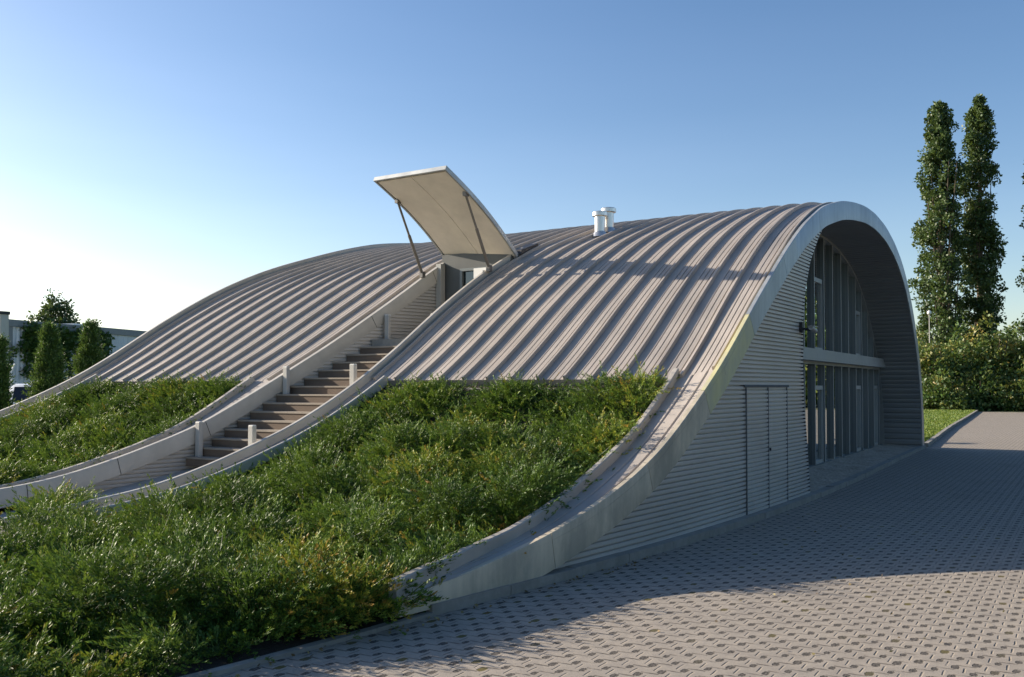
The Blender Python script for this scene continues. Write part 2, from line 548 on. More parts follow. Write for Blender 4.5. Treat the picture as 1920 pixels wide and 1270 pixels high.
mb = MB()
sheet(mb, yO, yRP, X_EAVE, None, 5.63, 13.6, 2.31, tilt_o)
mb.build("roof_sheet", M["roof"], hall)
mb = MB(); sheet(mb, yRP, yLP, XH + .02, None, 1.6, 4, .5)
mb.build("roof_sheet", M["roof"], hall)
mb = MB(); sheet(mb, yLP, yFA, X_EAVE, None, 5.3, 13, .62)
mb.build("roof_sheet", M["roof"], hall)
strip_sec = [(0, 0), (.30, 0), (.33, -.02), (.36, 0), (.60, 0), (.63, -.02), (.66, 0), (1, 0)]
for ya, yb, tl in ((yO, yK, lambda x, t: np.clip(zO(x) - .09 - zR(x), -.05, .3) * (1 - t)), (yRK, yRP, None), (yLP, yLK, None), (yFK, yFA, None)):
    mb = MB(); sheet(mb, ya, yb, X_TAIL, X_EAVE + .05, 1, 1, 1, tl, sec=strip_sec)
    mb.build("roof_strip", M["roof"], hall)


# --- upstand trims that follow the roof curve
def trim(name, yc, w, hgt, x0, x1, z=zR, mat="cap", dep=.05, wob=0.0, fade=0.0):
    p, nn = profile(z, x0, TAIL_R, .14)
    if x1 is not None:
        k = p[:, 0] <= x1 + 1e-3
        p, nn = p[k], nn[k]
    y = yc(p[:, 0])
    jit = np.interp(np.arange(len(p)), np.arange(0, len(p) + 5, 4), rng.normal(size=len(np.arange(0, len(p) + 5, 4))) * wob)
    ring = [(-w / 2, -dep), (w / 2, -dep), (w / 2, hgt - .012), (w / 2 - .012, hgt), (-w / 2 + .012, hgt), (-w / 2, hgt - .012), (-w / 2, -dep)]
    P = np.zeros((len(p), len(ring), 3))
    for j, (dy, h) in enumerate(ring):
        hh = h + (jit if h > 0 else 0)
        if fade: hh = hh - (hgt + .02) * np.clip((p[:, 0] - (x1 - fade)) / fade, 0, 1)
        P[:, j] = np.stack([p[:, 0] + nn[:, 0] * hh, y + dy, p[:, 1] + nn[:, 1] * hh], 1)
    mb = MB(); mb.grid(P)
    for i in (0, -1):
        mb.add(P[i, :6], [tuple(range(6))])
    return mb.build(name, M[mat], hall)


trim("bed_kerb", yK, .075, .10, X_TAIL - .05, X_EAVE + .10, wob=.006, mat="kerbtrim")
trim("bed_kerb", yRK, .05, .09, X_TAIL, X_EAVE)
trim("bed_kerb", yLK, .085, .09, X_TAIL, X_EAVE + .10, wob=.006, mat="kerbtrim")
trim("bed_kerb", yFK, .06, .09, X_TAIL, X_EAVE + .2)
trim("stair_parapet", yRP, .07, .125, X_TAIL, XH + .25, dep=.08)
trim("far_verge", lambda x: yFA(x) - .03, .09, .13, X_TAIL, None, dep=.30)


# --- gable fascia built of panels with open joints
def fascia_panel(i0, i1, P, N, yf, depth, gap, mat_i, mb, thick=.03, flange=.055):
    s = slice(i0, i1 + 1)
    p, n = P[s], N[s]
    x, zt = p[:, 0], p[:, 1]
    xb, zb = x - n[:, 0] * depth, np.maximum(zt - n[:, 1] * depth, .05)
    zt = np.maximum(zt, .05)
    y = yf(x)
    rows = [np.stack([xb, y + thick, zb], 1), np.stack([xb, y, zb], 1), np.stack([x, y, zt - .012], 1), np.stack([x, y + .006, zt], 1),
            np.stack([x, y + flange, zt], 1), np.stack([x - n[:, 0] * .13, y + flange, zt - n[:, 1] * .13], 1)]
    G = np.stack(rows, 1)
    mb.grid(G, mat_i)
    for k in (0, -1):
        mb.add(G[k], [(0, 1, 2, 3), (3, 4, 5, 0)], mat_i)


pf, nf = profile(zO, X_TAIL, TAIL_O, .06)
seam_x = [5.25, 7.12, 8.78, 10.15, 11.55, 13.0, 14.9, 16.9, 18.9, 20.9, 22.9, 24.9, 26.5]
idx = [int(np.argmin(np.abs(pf[:, 0] - a))) for a in seam_x[:-1]] + [len(pf) - 1]
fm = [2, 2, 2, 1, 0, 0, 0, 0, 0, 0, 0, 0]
mb = MB()
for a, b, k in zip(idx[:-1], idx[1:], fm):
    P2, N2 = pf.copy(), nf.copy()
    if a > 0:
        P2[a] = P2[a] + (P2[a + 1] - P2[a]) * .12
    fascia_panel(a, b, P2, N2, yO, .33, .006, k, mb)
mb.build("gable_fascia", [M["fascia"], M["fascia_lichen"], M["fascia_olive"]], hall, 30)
# backing behind the joints
mb = MB()
x = pf[:, 0]; bx, bz = x - nf[:, 0] * .31, np.maximum(pf[:, 1] - nf[:, 1] * .31, .05)
mb.grid(np.stack([np.stack([bx, yO(x) + .035, bz], 1), np.stack([x - nf[:, 0] * .02, yO(x) + .035, np.maximum(pf[:, 1] - nf[:, 1] * .02, .05)], 1)], 1))
mb.build("fascia_backing", M["seam"], hall)


# --- corrugated siding
def corrugate(mb, z0, z1, pitch, xl, xr, yf, depth=.018, nseg=26, mat=0, out=-1):
    prof = [(0, 0), (.60, .003), (.66, -1), (.95, -1)]
    lv = []
    k = 0
    while z0 + k * pitch < z1:
        for a, d in prof:
            z = z0 + (k + a) * pitch
            if z <= z1:
                lv.append((z, depth if d < 0 else -d))
        k += 1
    G, prev = [], None
    for z, d in lv:
        a, b = xl(z), xr(z)
        if b - a < .02:
            continue
        xs = np.linspace(a, b, nseg)
        G.append(np.stack([xs, yf(xs) - out * d, np.full(nseg, z)], 1))
    mb.grid(np.array(G), mat)


rev_z = [0, .62, 1.46, 2.11, 2.77, 3.27, 3.72, 4.18, 4.41, 4.6]
rev_x = [14.64, 14.52, 14.32, 14.27, 14.31, 14.45, 14.75, 15.30, 15.66, 16.0]
xrev = lambda z: float(np.interp(z, rev_z, rev_x))
fx, fz = pf[:, 0] - nf[:, 0] * .2, pf[:, 1] - nf[:, 1] * .2
up_part = pf[:, 0] < 19
xfas = lambda z: float(np.interp(z, fz[up_part], fx[up_part]))
yS = lambda x: yO(x) + .10
mb = MB(); corrugate(mb, .085, 4.55, .056, xfas, xrev, yS, .036, 40)
for z in np.arange(.085 + .056 * .66, 4.35, .056):
    xx = xrev(z)
    mb.box(xx - .03, xx + .008, yS(xx) - .003, yS(xx) + .02, z - .002, z + .017, 1)
mb.build("siding_wall", [M["siding"], M["seam"]], hall)
# return of the wall into the window recess, with the cut ends of the sheets
yG = lambda x: 4.97 + (x - 19.4) * .0225
mb = MB()
zz = np.linspace(.05, 4.5, 40)
xr_ = np.array([xrev(z) for z in zz])
mb.grid(np.stack([np.stack([xr_ - .012, yS(xr_) + .026, zz], 1), np.stack([xr_ - .012, yG(xr_), zz], 1)], 1))
mb.build("wall_return", M["siding"], hall)

# --- service door in the siding
door = MB()
for a, b in ((11.665, 11.69), (12.533, 12.553), (13.375, 13.40)):
    xs = np.array([a, b])
    door.hexa([(a, yS(a) - .013, .07), (b, yS(b) - .013, .07), (b, yS(b) + .002, .07), (a, yS(a) + .002, .07), (a, yS(a) - .013, 1.73), (b, yS(b) - .013, 1.73), (b, yS(b) + .002, 1.73), (a, yS(a) + .002, 1.73)])
door.hexa([(11.60, yS(11.6) - .02, 1.732), (13.46, yS(13.46) - .02, 1.732), (13.46, yS(13.46) + .002, 1.732), (11.60, yS(11.6) + .002, 1.732), (11.60, yS(11.6) - .02, 1.765), (13.46, yS(13.46) - .02, 1.765), (13.46, yS(13.46) + .002, 1.765), (11.6, yS(11.6) + .002, 1.765)])
M["door_joint"] = NT("door_joint").set((.09, .09, .09), .7)
dframe = door.build("service_door", M["door_joint"], hall)
for a, b in ((11.695, 12.525), (12.56, 13.37)):
    mb = MB(); corrugate(mb, .085, 1.725, .056, lambda z: a, lambda z: b, lambda x: yS(x) - .010, .028, 8)
    lf = mb.build("door_leaf", M["siding"], dframe)
mb = MB(); mb.box(12.575, 12.595, yS(12.6) - .03, yS(12.6) - .011, .86, .90)
mb.build("door_handle", M["seam"], dframe)

# --- soffit in the recess, ribbed along the ridge direction
ps, ns = profile(zO, 14.0, TAIL_O, .04)
n_s = len(ps); s_ = np.arange(n_s) * .04
ph = (s_ % .16) / .16
off = .335 + np.where((ph > .62) & (ph < .92), -.022, 0)
sxp, szp = ps[:, 0] - ns[:, 0] * off, ps[:, 1] - ns[:, 1] * off
keep = szp > .03
sxp, szp = sxp[keep], szp[keep]
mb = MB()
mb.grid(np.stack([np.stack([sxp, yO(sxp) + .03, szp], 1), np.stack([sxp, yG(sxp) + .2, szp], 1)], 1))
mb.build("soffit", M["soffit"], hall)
ztop = lambda x: float(np.interp(x, sxp, szp)) - .02 if x < 26.6 else float(np.interp(x, sxp, szp)) - .02

# --- window wall
mull = [14.20, 15.03, 15.91, 16.79, 17.67, 18.55, 19.43, 20.32, 21.18, 22.06, 22.89, 23.78, 24.57, 25.35, 26.20, 27.0]
Z0, ZB, ZT = .12, 2.20, 2.50
def qbox(mb, x0, x1, dy0, dy1, z0a, z1a, z0b=None, z1b=None, mat=0):
    z0b = z0a if z0b is None else z0b
    z1b = z1a if z1b is None else z1b
    a, b = yG(x0), yG(x1)
    mb.hexa([(x0, a + dy0, z0a), (x1, b + dy0, z0b), (x1, b + dy1, z0b), (x0, a + dy1, z0a), (x0, a + dy0, z1a), (x1, b + dy0, z1b), (x1, b + dy1, z1b), (x0, a + dy1, z1a)], mat)
for i, xm in enumerate(mull):
    mb = MB(); qbox(mb, xm - .020, xm + .020, -.075, .05, .06, ztop(xm)); qbox(mb, xm - .022, xm + .022, -.083, -.0755, .06, ztop(xm), mat=1)
    mb.build("mullion", [M["frame"], M["beam"]], hall)
    if i:
        xa, xb = mull[i - 1] + .020, xm - .020
        for z0, z1a, z1b in ((Z0, ZB, ZB), (ZT, ztop(xa) - .03, ztop(xb) - .03)):
            if min(z1a, z1b) - z0 < .15: continue
            mb = MB(); qbox(mb, xa, xb, -.006, .006, z0, z1a, z0, z1b)
            pane = mb.build("window_pane", M["glass"], hall)
            if i in (7, 12, 15) and z0 < 1:                      # opening lights: their own sash
                mb = MB()
                qbox(mb, xa, xb, -.05, -.008, 1.67, 1.76); qbox(mb, xa, xb, -.05, -.008, Z0, Z0 + .07)
                qbox(mb, xa, xa + .06, -.05, -.008, Z0 + .07, 1.67); qbox(mb, xb - .06, xb, -.05, -.008, Z0 + .07, 1.67)
                mb.build("sash", M["beam"], pane)
            if i in (7, 12) and z0 > 1:
                mb = MB()
                qbox(mb, xa, xb, -.05, -.008, 3.95, 4.04) if i == 7 else qbox(mb, xa, xb, -.05, -.008, 3.55, 3.64)
                qbox(mb, xa, xb, -.05, -.008, ZT + .002, ZT + .07)
                zt_ = 3.95 if i == 7 else 3.55
                qbox(mb, xa, xa + .06, -.05, -.008, ZT + .07, zt_); qbox(mb, xb - .06, xb, -.05, -.008, ZT + .07, zt_)
                mb.build("sash", M["beam"], pane)
mb = MB(); qbox(mb, 14.1, 27.6, -.26, .04, ZB + .06, ZT - .10); qbox(mb, 14.1, 27.5, -.24, .04, ZT - .098, ZT); qbox(mb, 14.1, 27.3, -.10, .03, ZB, ZB + .058)
mb.build("transom_beam", M["beam"], hall)
mb = MB(); qbox(mb, 14.1, 27.45, -.09, .05, .05, Z0)
mb.build("window_sill", M["frame"], hall)
mb = MB()
k = (sxp > 14.2) & (szp > .1)
ax, az = sxp[k][::4], szp[k][::4]
def arch(dy, dz):
    return np.stack([ax, yG(ax) + dy, az - dz], 1)
mb.grid(np.stack([arch(-.09, .0), arch(-.09, .055), arch(.03, .055), arch(.03, .0)], 1))
mb.build("arch_frame", M["beam"], hall)
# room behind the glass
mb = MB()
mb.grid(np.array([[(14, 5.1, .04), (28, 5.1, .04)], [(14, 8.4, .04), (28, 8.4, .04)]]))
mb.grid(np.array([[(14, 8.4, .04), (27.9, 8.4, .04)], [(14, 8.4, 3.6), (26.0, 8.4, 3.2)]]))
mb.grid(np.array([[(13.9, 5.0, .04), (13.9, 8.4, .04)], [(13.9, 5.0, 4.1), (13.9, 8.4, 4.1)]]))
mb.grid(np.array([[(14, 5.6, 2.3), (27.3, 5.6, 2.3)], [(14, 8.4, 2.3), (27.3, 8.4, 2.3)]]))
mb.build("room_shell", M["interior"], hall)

# --- end walls under the far verge
mb = MB()
pr, nr = profile(zR, X_TAIL, TAIL_R, .3)
mb.grid(np.stack([np.stack([pr[:, 0], yFA(pr[:, 0]), pr[:, 1] - .02], 1), np.stack([pr[:, 0], yFA(pr[:, 0]), 0 * pr[:, 1]], 1)], 1))
mb.build("far_wall", M["siding"], hall)

# --- stair slot: floor and path, side walls
zpath = smooth([4, 5.5, 7.2, 9.0, 9.3], [.03, .06, .18, .46, .52], .2)
mb = MB()
xs = np.linspace(4.6, 9.35, 30)
mb.grid(np.stack([np.stack([xs, yRP(xs) - .02, zpath(xs)], 1), np.stack([xs, yLP(xs) + .0, zpath(xs)], 1)], 1))
mb.build("ramp_path", M["path"], hall)
capd = .15
prl, nrl = profile(zR, X_TAIL, TAIL_R, .1)
kk = prl[:, 0] < XH + .2
prl, nrl = prl[kk], nrl[kk]
cbx, cbz = prl[:, 0] - nrl[:, 0] * capd, prl[:, 1] - nrl[:, 1] * capd
xcap = lambda z: float(np.interp(z, cbz, cbx)) - .05
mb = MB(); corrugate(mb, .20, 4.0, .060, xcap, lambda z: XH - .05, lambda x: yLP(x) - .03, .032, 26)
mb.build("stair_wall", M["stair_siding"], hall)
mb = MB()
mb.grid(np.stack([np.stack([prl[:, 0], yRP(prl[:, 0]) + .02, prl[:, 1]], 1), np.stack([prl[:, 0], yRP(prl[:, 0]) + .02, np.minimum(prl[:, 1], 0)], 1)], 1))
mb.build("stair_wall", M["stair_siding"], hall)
# cap of the left stair wall: a folded band with a flange
P = []
for dy, h in ((-.02, -capd), (-.075, -capd), (-.075, .085), (-.07, .095), (.0, .095), (.0, -.03)):
    P.append(np.stack([prl[:, 0] + nrl[:, 0] * h, yLP(prl[:, 0]) + dy, prl[:, 1] + nrl[:, 1] * h], 1))
mb = MB(); mb.grid(np.stack(P, 1))
for xj in (6.75, 8.05, 9.4, 10.75, 12.1, 13.3):                 # open joints between the folded lengths
    i = int(np.argmin(np.abs(prl[:, 0] - xj)))
    p_, n_ = prl[i], nrl[i]; t_x, t_z = n_[1] * .005, -n_[0] * .005
    q = [(p_[0] + n_[0] * h + s_i * t_x, float(yLP(p_[0])) - .0775, p_[1] + n_[1] * h + s_i * t_z) for h, s_i in ((-capd, -1), (-capd, 1), (.085, 1), (.085, -1))]
    mb.add(q, [(0, 1, 2, 3)], 1)
mb.build("wall_cap", [M["cap"], M["seam"]], hall, 30)

# eave edges where the roof ends above the planting
for ya, yb in ((yK, yRK), (yLK, yFK)):
    a, b = float(ya(X_EAVE)) + .05, float(yb(X_EAVE)) - .03
    mb = MB()
    z = float(zR(X_EAVE))
    mb.box(X_EAVE - .02, X_EAVE + .03, a, b, z - .22, z - .115, 1)
    mb.box(X_EAVE - .07, X_EAVE - .02, a, b, z - .14, z - .115)
    mb.build("eave_edge", [M["cap"], M["soil"]], hall)

# --- top landing, end wall, door
XD = 13.55
mb = MB(); mb.box(12.08, XD + .2, yRP(13) - .3, yLP(12.1) - .05, 2.3, 2.55)
mb.build("landing", M["concrete"], hall)
ya, yb = float(yRP(XD)) + .03, float(yLP(XD)) - .03
mb = MB()
mb.box(XD, XD + .08, ya - .1, yb, 3.88, 4.16)
mb.box(XD, XD + .08, yb - .42, yb, 2.55, 3.88)
mb.box(XD, XD + .08, ya - .1, ya + .38, 2.55, 3.88)
M["entrance"] = weathered("entrance_panels", (.085, .092, .092), .05, .5, .1, 1.5)
mb.build("entrance_wall", M["entrance"], hall)
mb = MB()
mb.box(XD - .03, XD + .02, yb - .47, yb - .42, 2.55, 3.88); mb.box(XD - .03, XD + .02, ya + .38, ya + .43, 2.55, 3.88)
mb.box(XD - .03, XD + .02, ya + .43, yb - .47, 3.83, 3.88)
dfr = mb.build("entrance_door", M["frame"], hall)
mb = MB(); mb.box(XD + .03, XD + .05, ya + .43, yb - .47, 2.56, 3.83); mb.build("door_glass", M["glass"], dfr)
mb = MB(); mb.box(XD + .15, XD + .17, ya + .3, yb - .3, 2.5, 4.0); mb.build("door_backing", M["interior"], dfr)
mb = MB(); mb.box(XD - .16, XD - .03, yb - .09, yb + .02, 2.55, 3.98); mb.build("wall_end_trim", M["beam"], hall)

# --- hatch over the stair head: hinged panel held open by two struts
RT, RH = Vector((11.47, 8.52, 5.12)), Vector((13.60, 8.55, 4.02))
LT, LH = Vector((11.72, 10.15, 5.19)), Vector((13.76, 10.13, 4.06))
def hatch_pt(u, v, off=0.0):
    a, b = RH.lerp(RT, u), LH.lerp(LT, u)
    nrm = Vector((.45, 0, .9)).normalized()
    return a.lerp(b, v) + nrm * (.085 * math.sin(math.pi * u) + off)
def hatch_grid(u0, u1, v0, v1, o0, o1, n=16):
    mb_ = MB()
    us = np.linspace(u0, u1, n)
    ring = [(v0, o0), (v1, o0), (v1, o1), (v0, o1), (v0, o0)]
    P_ = np.array([[tuple(hatch_pt(u, v, o)) for v, o in ring] for u in us])
    mb_.grid(P_)
    mb_.add(P_[0, :4], [(0, 1, 2, 3)]); mb_.add(P_[-1, :4], [(3, 2, 1, 0)])
    return mb_
hatch = hatch_grid(.0, 1, .0, 1, .012, .05).build("roof_hatch", M["cap"], hall)
hatch_grid(.01, .985, .012, .488, 0, .0115).build("lining_panel", M["hatch_under"], hatch)
hatch_grid(.01, .985, .497, .985, 0, .0115).build("lining_panel", M["hatch_under"], hatch)
mb = hatch_grid(.0, 1, -.02, .0, -.01, .065)
mb2 = hatch_grid(.0, 1, 1.0, 1.02, -.01, .065); mb.add(mb2.v, mb2.f)
mb2 = hatch_grid(1.0, 1.015, -.02, 1.02, -.01, .065, 3); mb.add(mb2.v, mb2.f)
mb.build("edge_trim", M["fascia"], hatch)
for (u, v, foot) in ((.74, .985, (13.06, float(yLP(13.06)) - .06, 3.76)), (.72, .02, (13.05, 8.75, 3.773))):
    top = hatch_pt(u, v, -.03)
    f_ = Vector(foot)
    mid = top.lerp(f_, .45)
    mb = MB(); mb.rod([top, mid], .020, 8); mb.rod([mid, f_], .028, 8)
    st = mb.build("strut", M["strut"], hatch, 40)
    mb = MB()
    mb.box(top.x - .05, top.x + .05, top.y - .03, top.y + .03, top.z - .02, top.z + .05)
    mb.build("bracket", M["strut"], st)
    mb = MB()
    mb.box(f_.x - .045, f_.x + .045, f_.y - .035, f_.y + .035, f_.z - .06, f_.z + .05)
    mb.build("bracket", M["strut"], st)
mb = MB(); mb.hexa([(13.62, 8.47, 4.06), (14.15, 8.42, 4.27), (14.15, 8.62, 4.27), (13.62, 8.60, 4.06), (13.66, 8.47, 4.15), (14.15, 8.42, 4.32), (14.15, 8.62, 4.32), (13.66, 8.60, 4.15)])
mb.build("hinge_cover", M["black"], hatch)

# --- flue pipes
for (fx_, fy_, hh) in ((14.62, 7.42, .40), (14.88, 7.38, .40)):
    z0 = float(zR(fx_)) - .1
    mb = MB(); mb.rod([(fx_, fy_, z0), (fx_, fy_, z0 + .1 + hh)], .095, 20)
    fl = mb.build("flue_pipe", M["steel"], hall, 40)
    mb = MB()
    zc = z0 + .1 + hh
    mb.rod([(fx_, fy_, zc - .07), (fx_, fy_, zc - .06), (fx_, fy_, zc), (fx_, fy_, zc + .015)], [.12, .138, .138, .12], 20)
    mb.build("cap", M["steel"], fl, 40)
    mb = MB(); mb.rod([(fx_, fy_, z0 + .06), (fx_, fy_, z0 + .16)], [.16, .10], 16); mb.build("collar", M["steel"], fl, 40)

# ------------------------------------------------------------------ the stair
stair = empty("outdoor_staircase", (9.1, 10.6, .55), "brown stair climbing between two metal roof strips to the raised hatch", "staircase")
for k in range(15):
    z, x0 = .68 + .134 * k, 9.1 + .215 * k
    x1 = x0 + .5
    a0, a1, b0, b1 = yRP(x0) + .03, yRP(x1) + .03, yLP(x0) - .055, yLP(x1) - .055
    mb = MB()
    mb.hexa([(x0, a0, z - .134), (x1, a1, z - .134), (x1, b1, z - .134), (x0, b0, z - .134), (x0, a0, z - .028), (x1, a1, z - .028), (x1, b1, z - .028), (x0, b0, z - .028)])
    s_o = mb.build("step", M["step"], stair)
    mb = MB(); x0 -= .012; x1 -= .27
    mb.hexa([(x0, a0, z - .026), (x1, a0, z - .026), (x1, b0, z - .026), (x0, b0, z - .026), (x0, a0, z), (x1, a0, z), (x1, b0, z), (x0, b0, z)])
    mb.build("tread", M["tread"], s_o)
def guide_post(x, y, z0, z1):
    mb = MB(); mb.box(x - .036, x + .036, y - .045, y + .045, z0, z1)
    p_ = mb.build("rail_post", M["post"], stair, None, .006)
    mb = MB(); mb.box(x - .032, x + .032, y - .041, y + .041, z1, z1 + .01); mb.build("cap", M["white"], p_)
for x, zt in ((9.25, 1.20), (10.70, 2.06), (12.30, 2.98)):
    y = float(yLP(x)) - .14
    guide_post(x, y, max(.5, .68 + .134 * math.floor((x - 9.1) / .215) - .14), zt)
for x, y, zt in ((8.80, 9.78, 1.20), (10.60, 9.56, 2.08), (12.20, 9.23, 2.95)):
    guide_post(x, y + .06, max(.4, .68 + .134 * math.floor((x - 9.1) / .215) - .2), zt)

# ------------------------------------------------------------------ small things on the building
t_ = empty("security_camera", (14.2, float(yS(14.2)), 2.62), "small grey security camera on a bracket at the edge of the ribbed wall", "camera")
mb = MB(); y = float(yS(14.15)); mb.box(14.06, 14.16, y - .05, y - .004, 2.56, 2.72); mb.rod([(14.11, y - .05, 2.62), (14.12, y - .16, 2.60)], .018, 8)
mb.build("bracket", M["black"], t_)
mb = MB(); mb.rod([(14.04, y - .18, 2.63), (14.30, y - .18, 2.59)], .036, 12); mb.box(14.02, 14.33, y - .22, y - .14, 2.645, 2.655)
mb.build("camera_body", M["beam"], t_, 40)
mb = MB(); mb.rod([(14.30, y - .18, 2.59), (14.32, y - .18, 2.587)], .029, 12); mb.build("lens", M["black"], t_)

sg = empty("door_sign", (XD - .05, 9.2, 3.75), "white panel with dark marks beside the door under the hatch", "sign")
mb = MB(); mb.box(XD - .06, XD - .035, 8.95, 9.38, 3.50, 3.86); mb.build("panel", M["white"], sg)
mb = MB()
mb.box(XD - .066, XD - .0605, 9.16, 9.18, 3.60, 3.74); mb.box(XD - .066, XD - .0605, 9.06, 9.08, 3.60, 3.74); mb.box(XD - .066, XD - .0605, 9.08, 9.12, 3.72, 3.74)
mb.box(XD - .066, XD - .0605, 9.08, 9.12, 3.60, 3.62); mb.box(XD - .066, XD - .0605, 9.04, 9.18, 3.79, 3.81)
mb.build("lettering", M["black"], sg)

# ------------------------------------------------------------------ ground, paving, kerbs
def sheet_obj(name, pts, z, mat, sub=None):
    mb_ = MB(); mb_.add([(a, b, z) for a, b in pts], [tuple(range(len(pts)))])
    return struct(mb_.build(name, M[mat]))
sheet_obj("ground", [(-900, -900), (1500, -900), (1500, 1500), (-900, 1500)], -.012, "ground")
sheet_obj("paving", [(-25, -32), (69.5, -32), (69.5, 6.9), (28.6, 4.6), (5, 4.6), (-25, 6.2)], 0, "paving")
def kerb_line(name, xs, yfun, w, z, seg, mat="concrete", gap=.006, rough=.0):
    mb_ = MB()
    e = np.arange(xs[0], xs[1], seg)
    for a in e:
        b = min(a + seg - gap, xs[1])
        j = rng.normal() * .003
        n_ = 3
        ss = np.linspace(a, b, n_)
        for p_, q_ in zip(ss[:-1], ss[1:]):
            mb_.hexa([(p_, yfun(p_) + j, -.01), (q_, yfun(q_) + j, -.01), (q_, yfun(q_) + w, -.01), (p_, yfun(p_) + w, -.01),
                      (p_, yfun(p_) + j, z + j), (q_, yfun(q_) + j, z + j), (q_, yfun(q_) + w, z + j), (p_, yfun(p_) + w, z + j)])
    return struct(mb_.build(name, M[mat]))
kerb_line("kerb", (5.6, 28.2), lambda x: yO(x) - .02, .14, .085, .92)
kerb_line("kerb", (-6, 5.6), lambda x: yO(np.minimum(x, 5.6)) - .035 - np.minimum(0, x - 3.8) * .115, .07, .03, .92)
# gravel bed in front of the windows
mb = MB()
xs = np.linspace(14.5, 28.0, 40)
yy = np.linspace(0, 1, 6)
G = np.array([[(x, (yO(x) + .11) * (1 - t) + (yG(x) + .1) * t, .065 + (.05 * t + .014 * rng.normal()) * (0 < t)) for t in yy] for x in xs])
mb.grid(G)
struct(mb.build("gravel", M["gravel"], None, 180), "stuff", "pale gravel strip between the window wall and the kerb", "gravel")
# lawn with its kerb beyond the hall
lawn_edge_x = [27.8, 31.8, 36.3, 41.6, 47.3, 54.8, 69.5]
lawn_edge_y = [3.98, 4.27, 4.60, 4.98, 5.32, 5.77, 6.70]
yL = smooth(lawn_edge_x, lawn_edge_y, .6)
mb = MB()
xs = np.linspace(28.45, 69.6, 60)
mb.grid(np.stack([np.stack([xs, yL(xs) + .12, 0 * xs + .09], 1), np.stack([xs, yL(xs) + 60, 0 * xs + .09], 1)], 1))
struct(mb.build("lawn", M["lawn"]))
kerb_line("kerb", (28.5, 69.6), lambda x: yL(x), .12, .12, 1.0)
# grass blades on the near part of the lawn
n = 26000
gx = 28.5 + 41 * rng.random(n) ** 1.4; gy = yL(gx) + .16 + rng.random(n) ** 1.3 * np.interp(gx, [28, 45, 70], [5, 9, 11])
c = np.stack([gx, gy, np.full(n, .085)], 1)
P = rhombs(c, np.stack([rng.normal(size=n) * .5, rng.normal(size=n) * .5, np.ones(n)], 1), .05 + .07 * rng.random(n), .03 + .02 * rng.random(n))
M["grassblade"] = leaf_mat("grass_blades", [(0, (.06, .12, .015)), (.6, (.13, .20, .025)), (1, (.24, .25, .05))], .6, .35)
struct(link("grass", leaf_mesh("grass", P, rng.random(n), M["grassblade"])), "stuff", "bright green lawn grass behind the hall beside the kerb", "grass")

# ------------------------------------------------------------------ planting beds
def soil_z(x):
    return np.maximum(zR(x) - np.interp(x, [8.5, 10.5], [.22, .10]), .02) * np.clip((x - 4.2) / 2.5, 0, 1) + .02
def bed_soil(name, ya, yb, x0):
    xs = np.linspace(x0, X_EAVE - .02, 60)
    G_ = []
    for x in xs:
        a, b = float(ya(x)), float(yb(x))
        G_.append([(x, a + (b - a) * t, float(soil_z(x)) + rng.normal() * .012 * (0 < t < 1)) for t in np.linspace(0, 1, 24)])
    mb_ = MB(); mb_.grid(np.array(G_))
    return struct(mb_.build(name, M["soil"], None, 180))
yBedR0 = lambda x: np.where(np.asarray(x) < X_TAIL, yO(np.clip(x, 3.77, 5.6)) + .03 - np.minimum(0, np.asarray(x) - 3.8) * .115, yK(x))
yBedR1 = lambda x: np.where(np.asarray(x) < 4.7, 14.0, yRK(np.maximum(x, 4.6)))
bed_soil("planting_bed", yBedR0, yBedR1, -2.0)
bed_soil("planting_bed", yLK, yFK, 3.0)


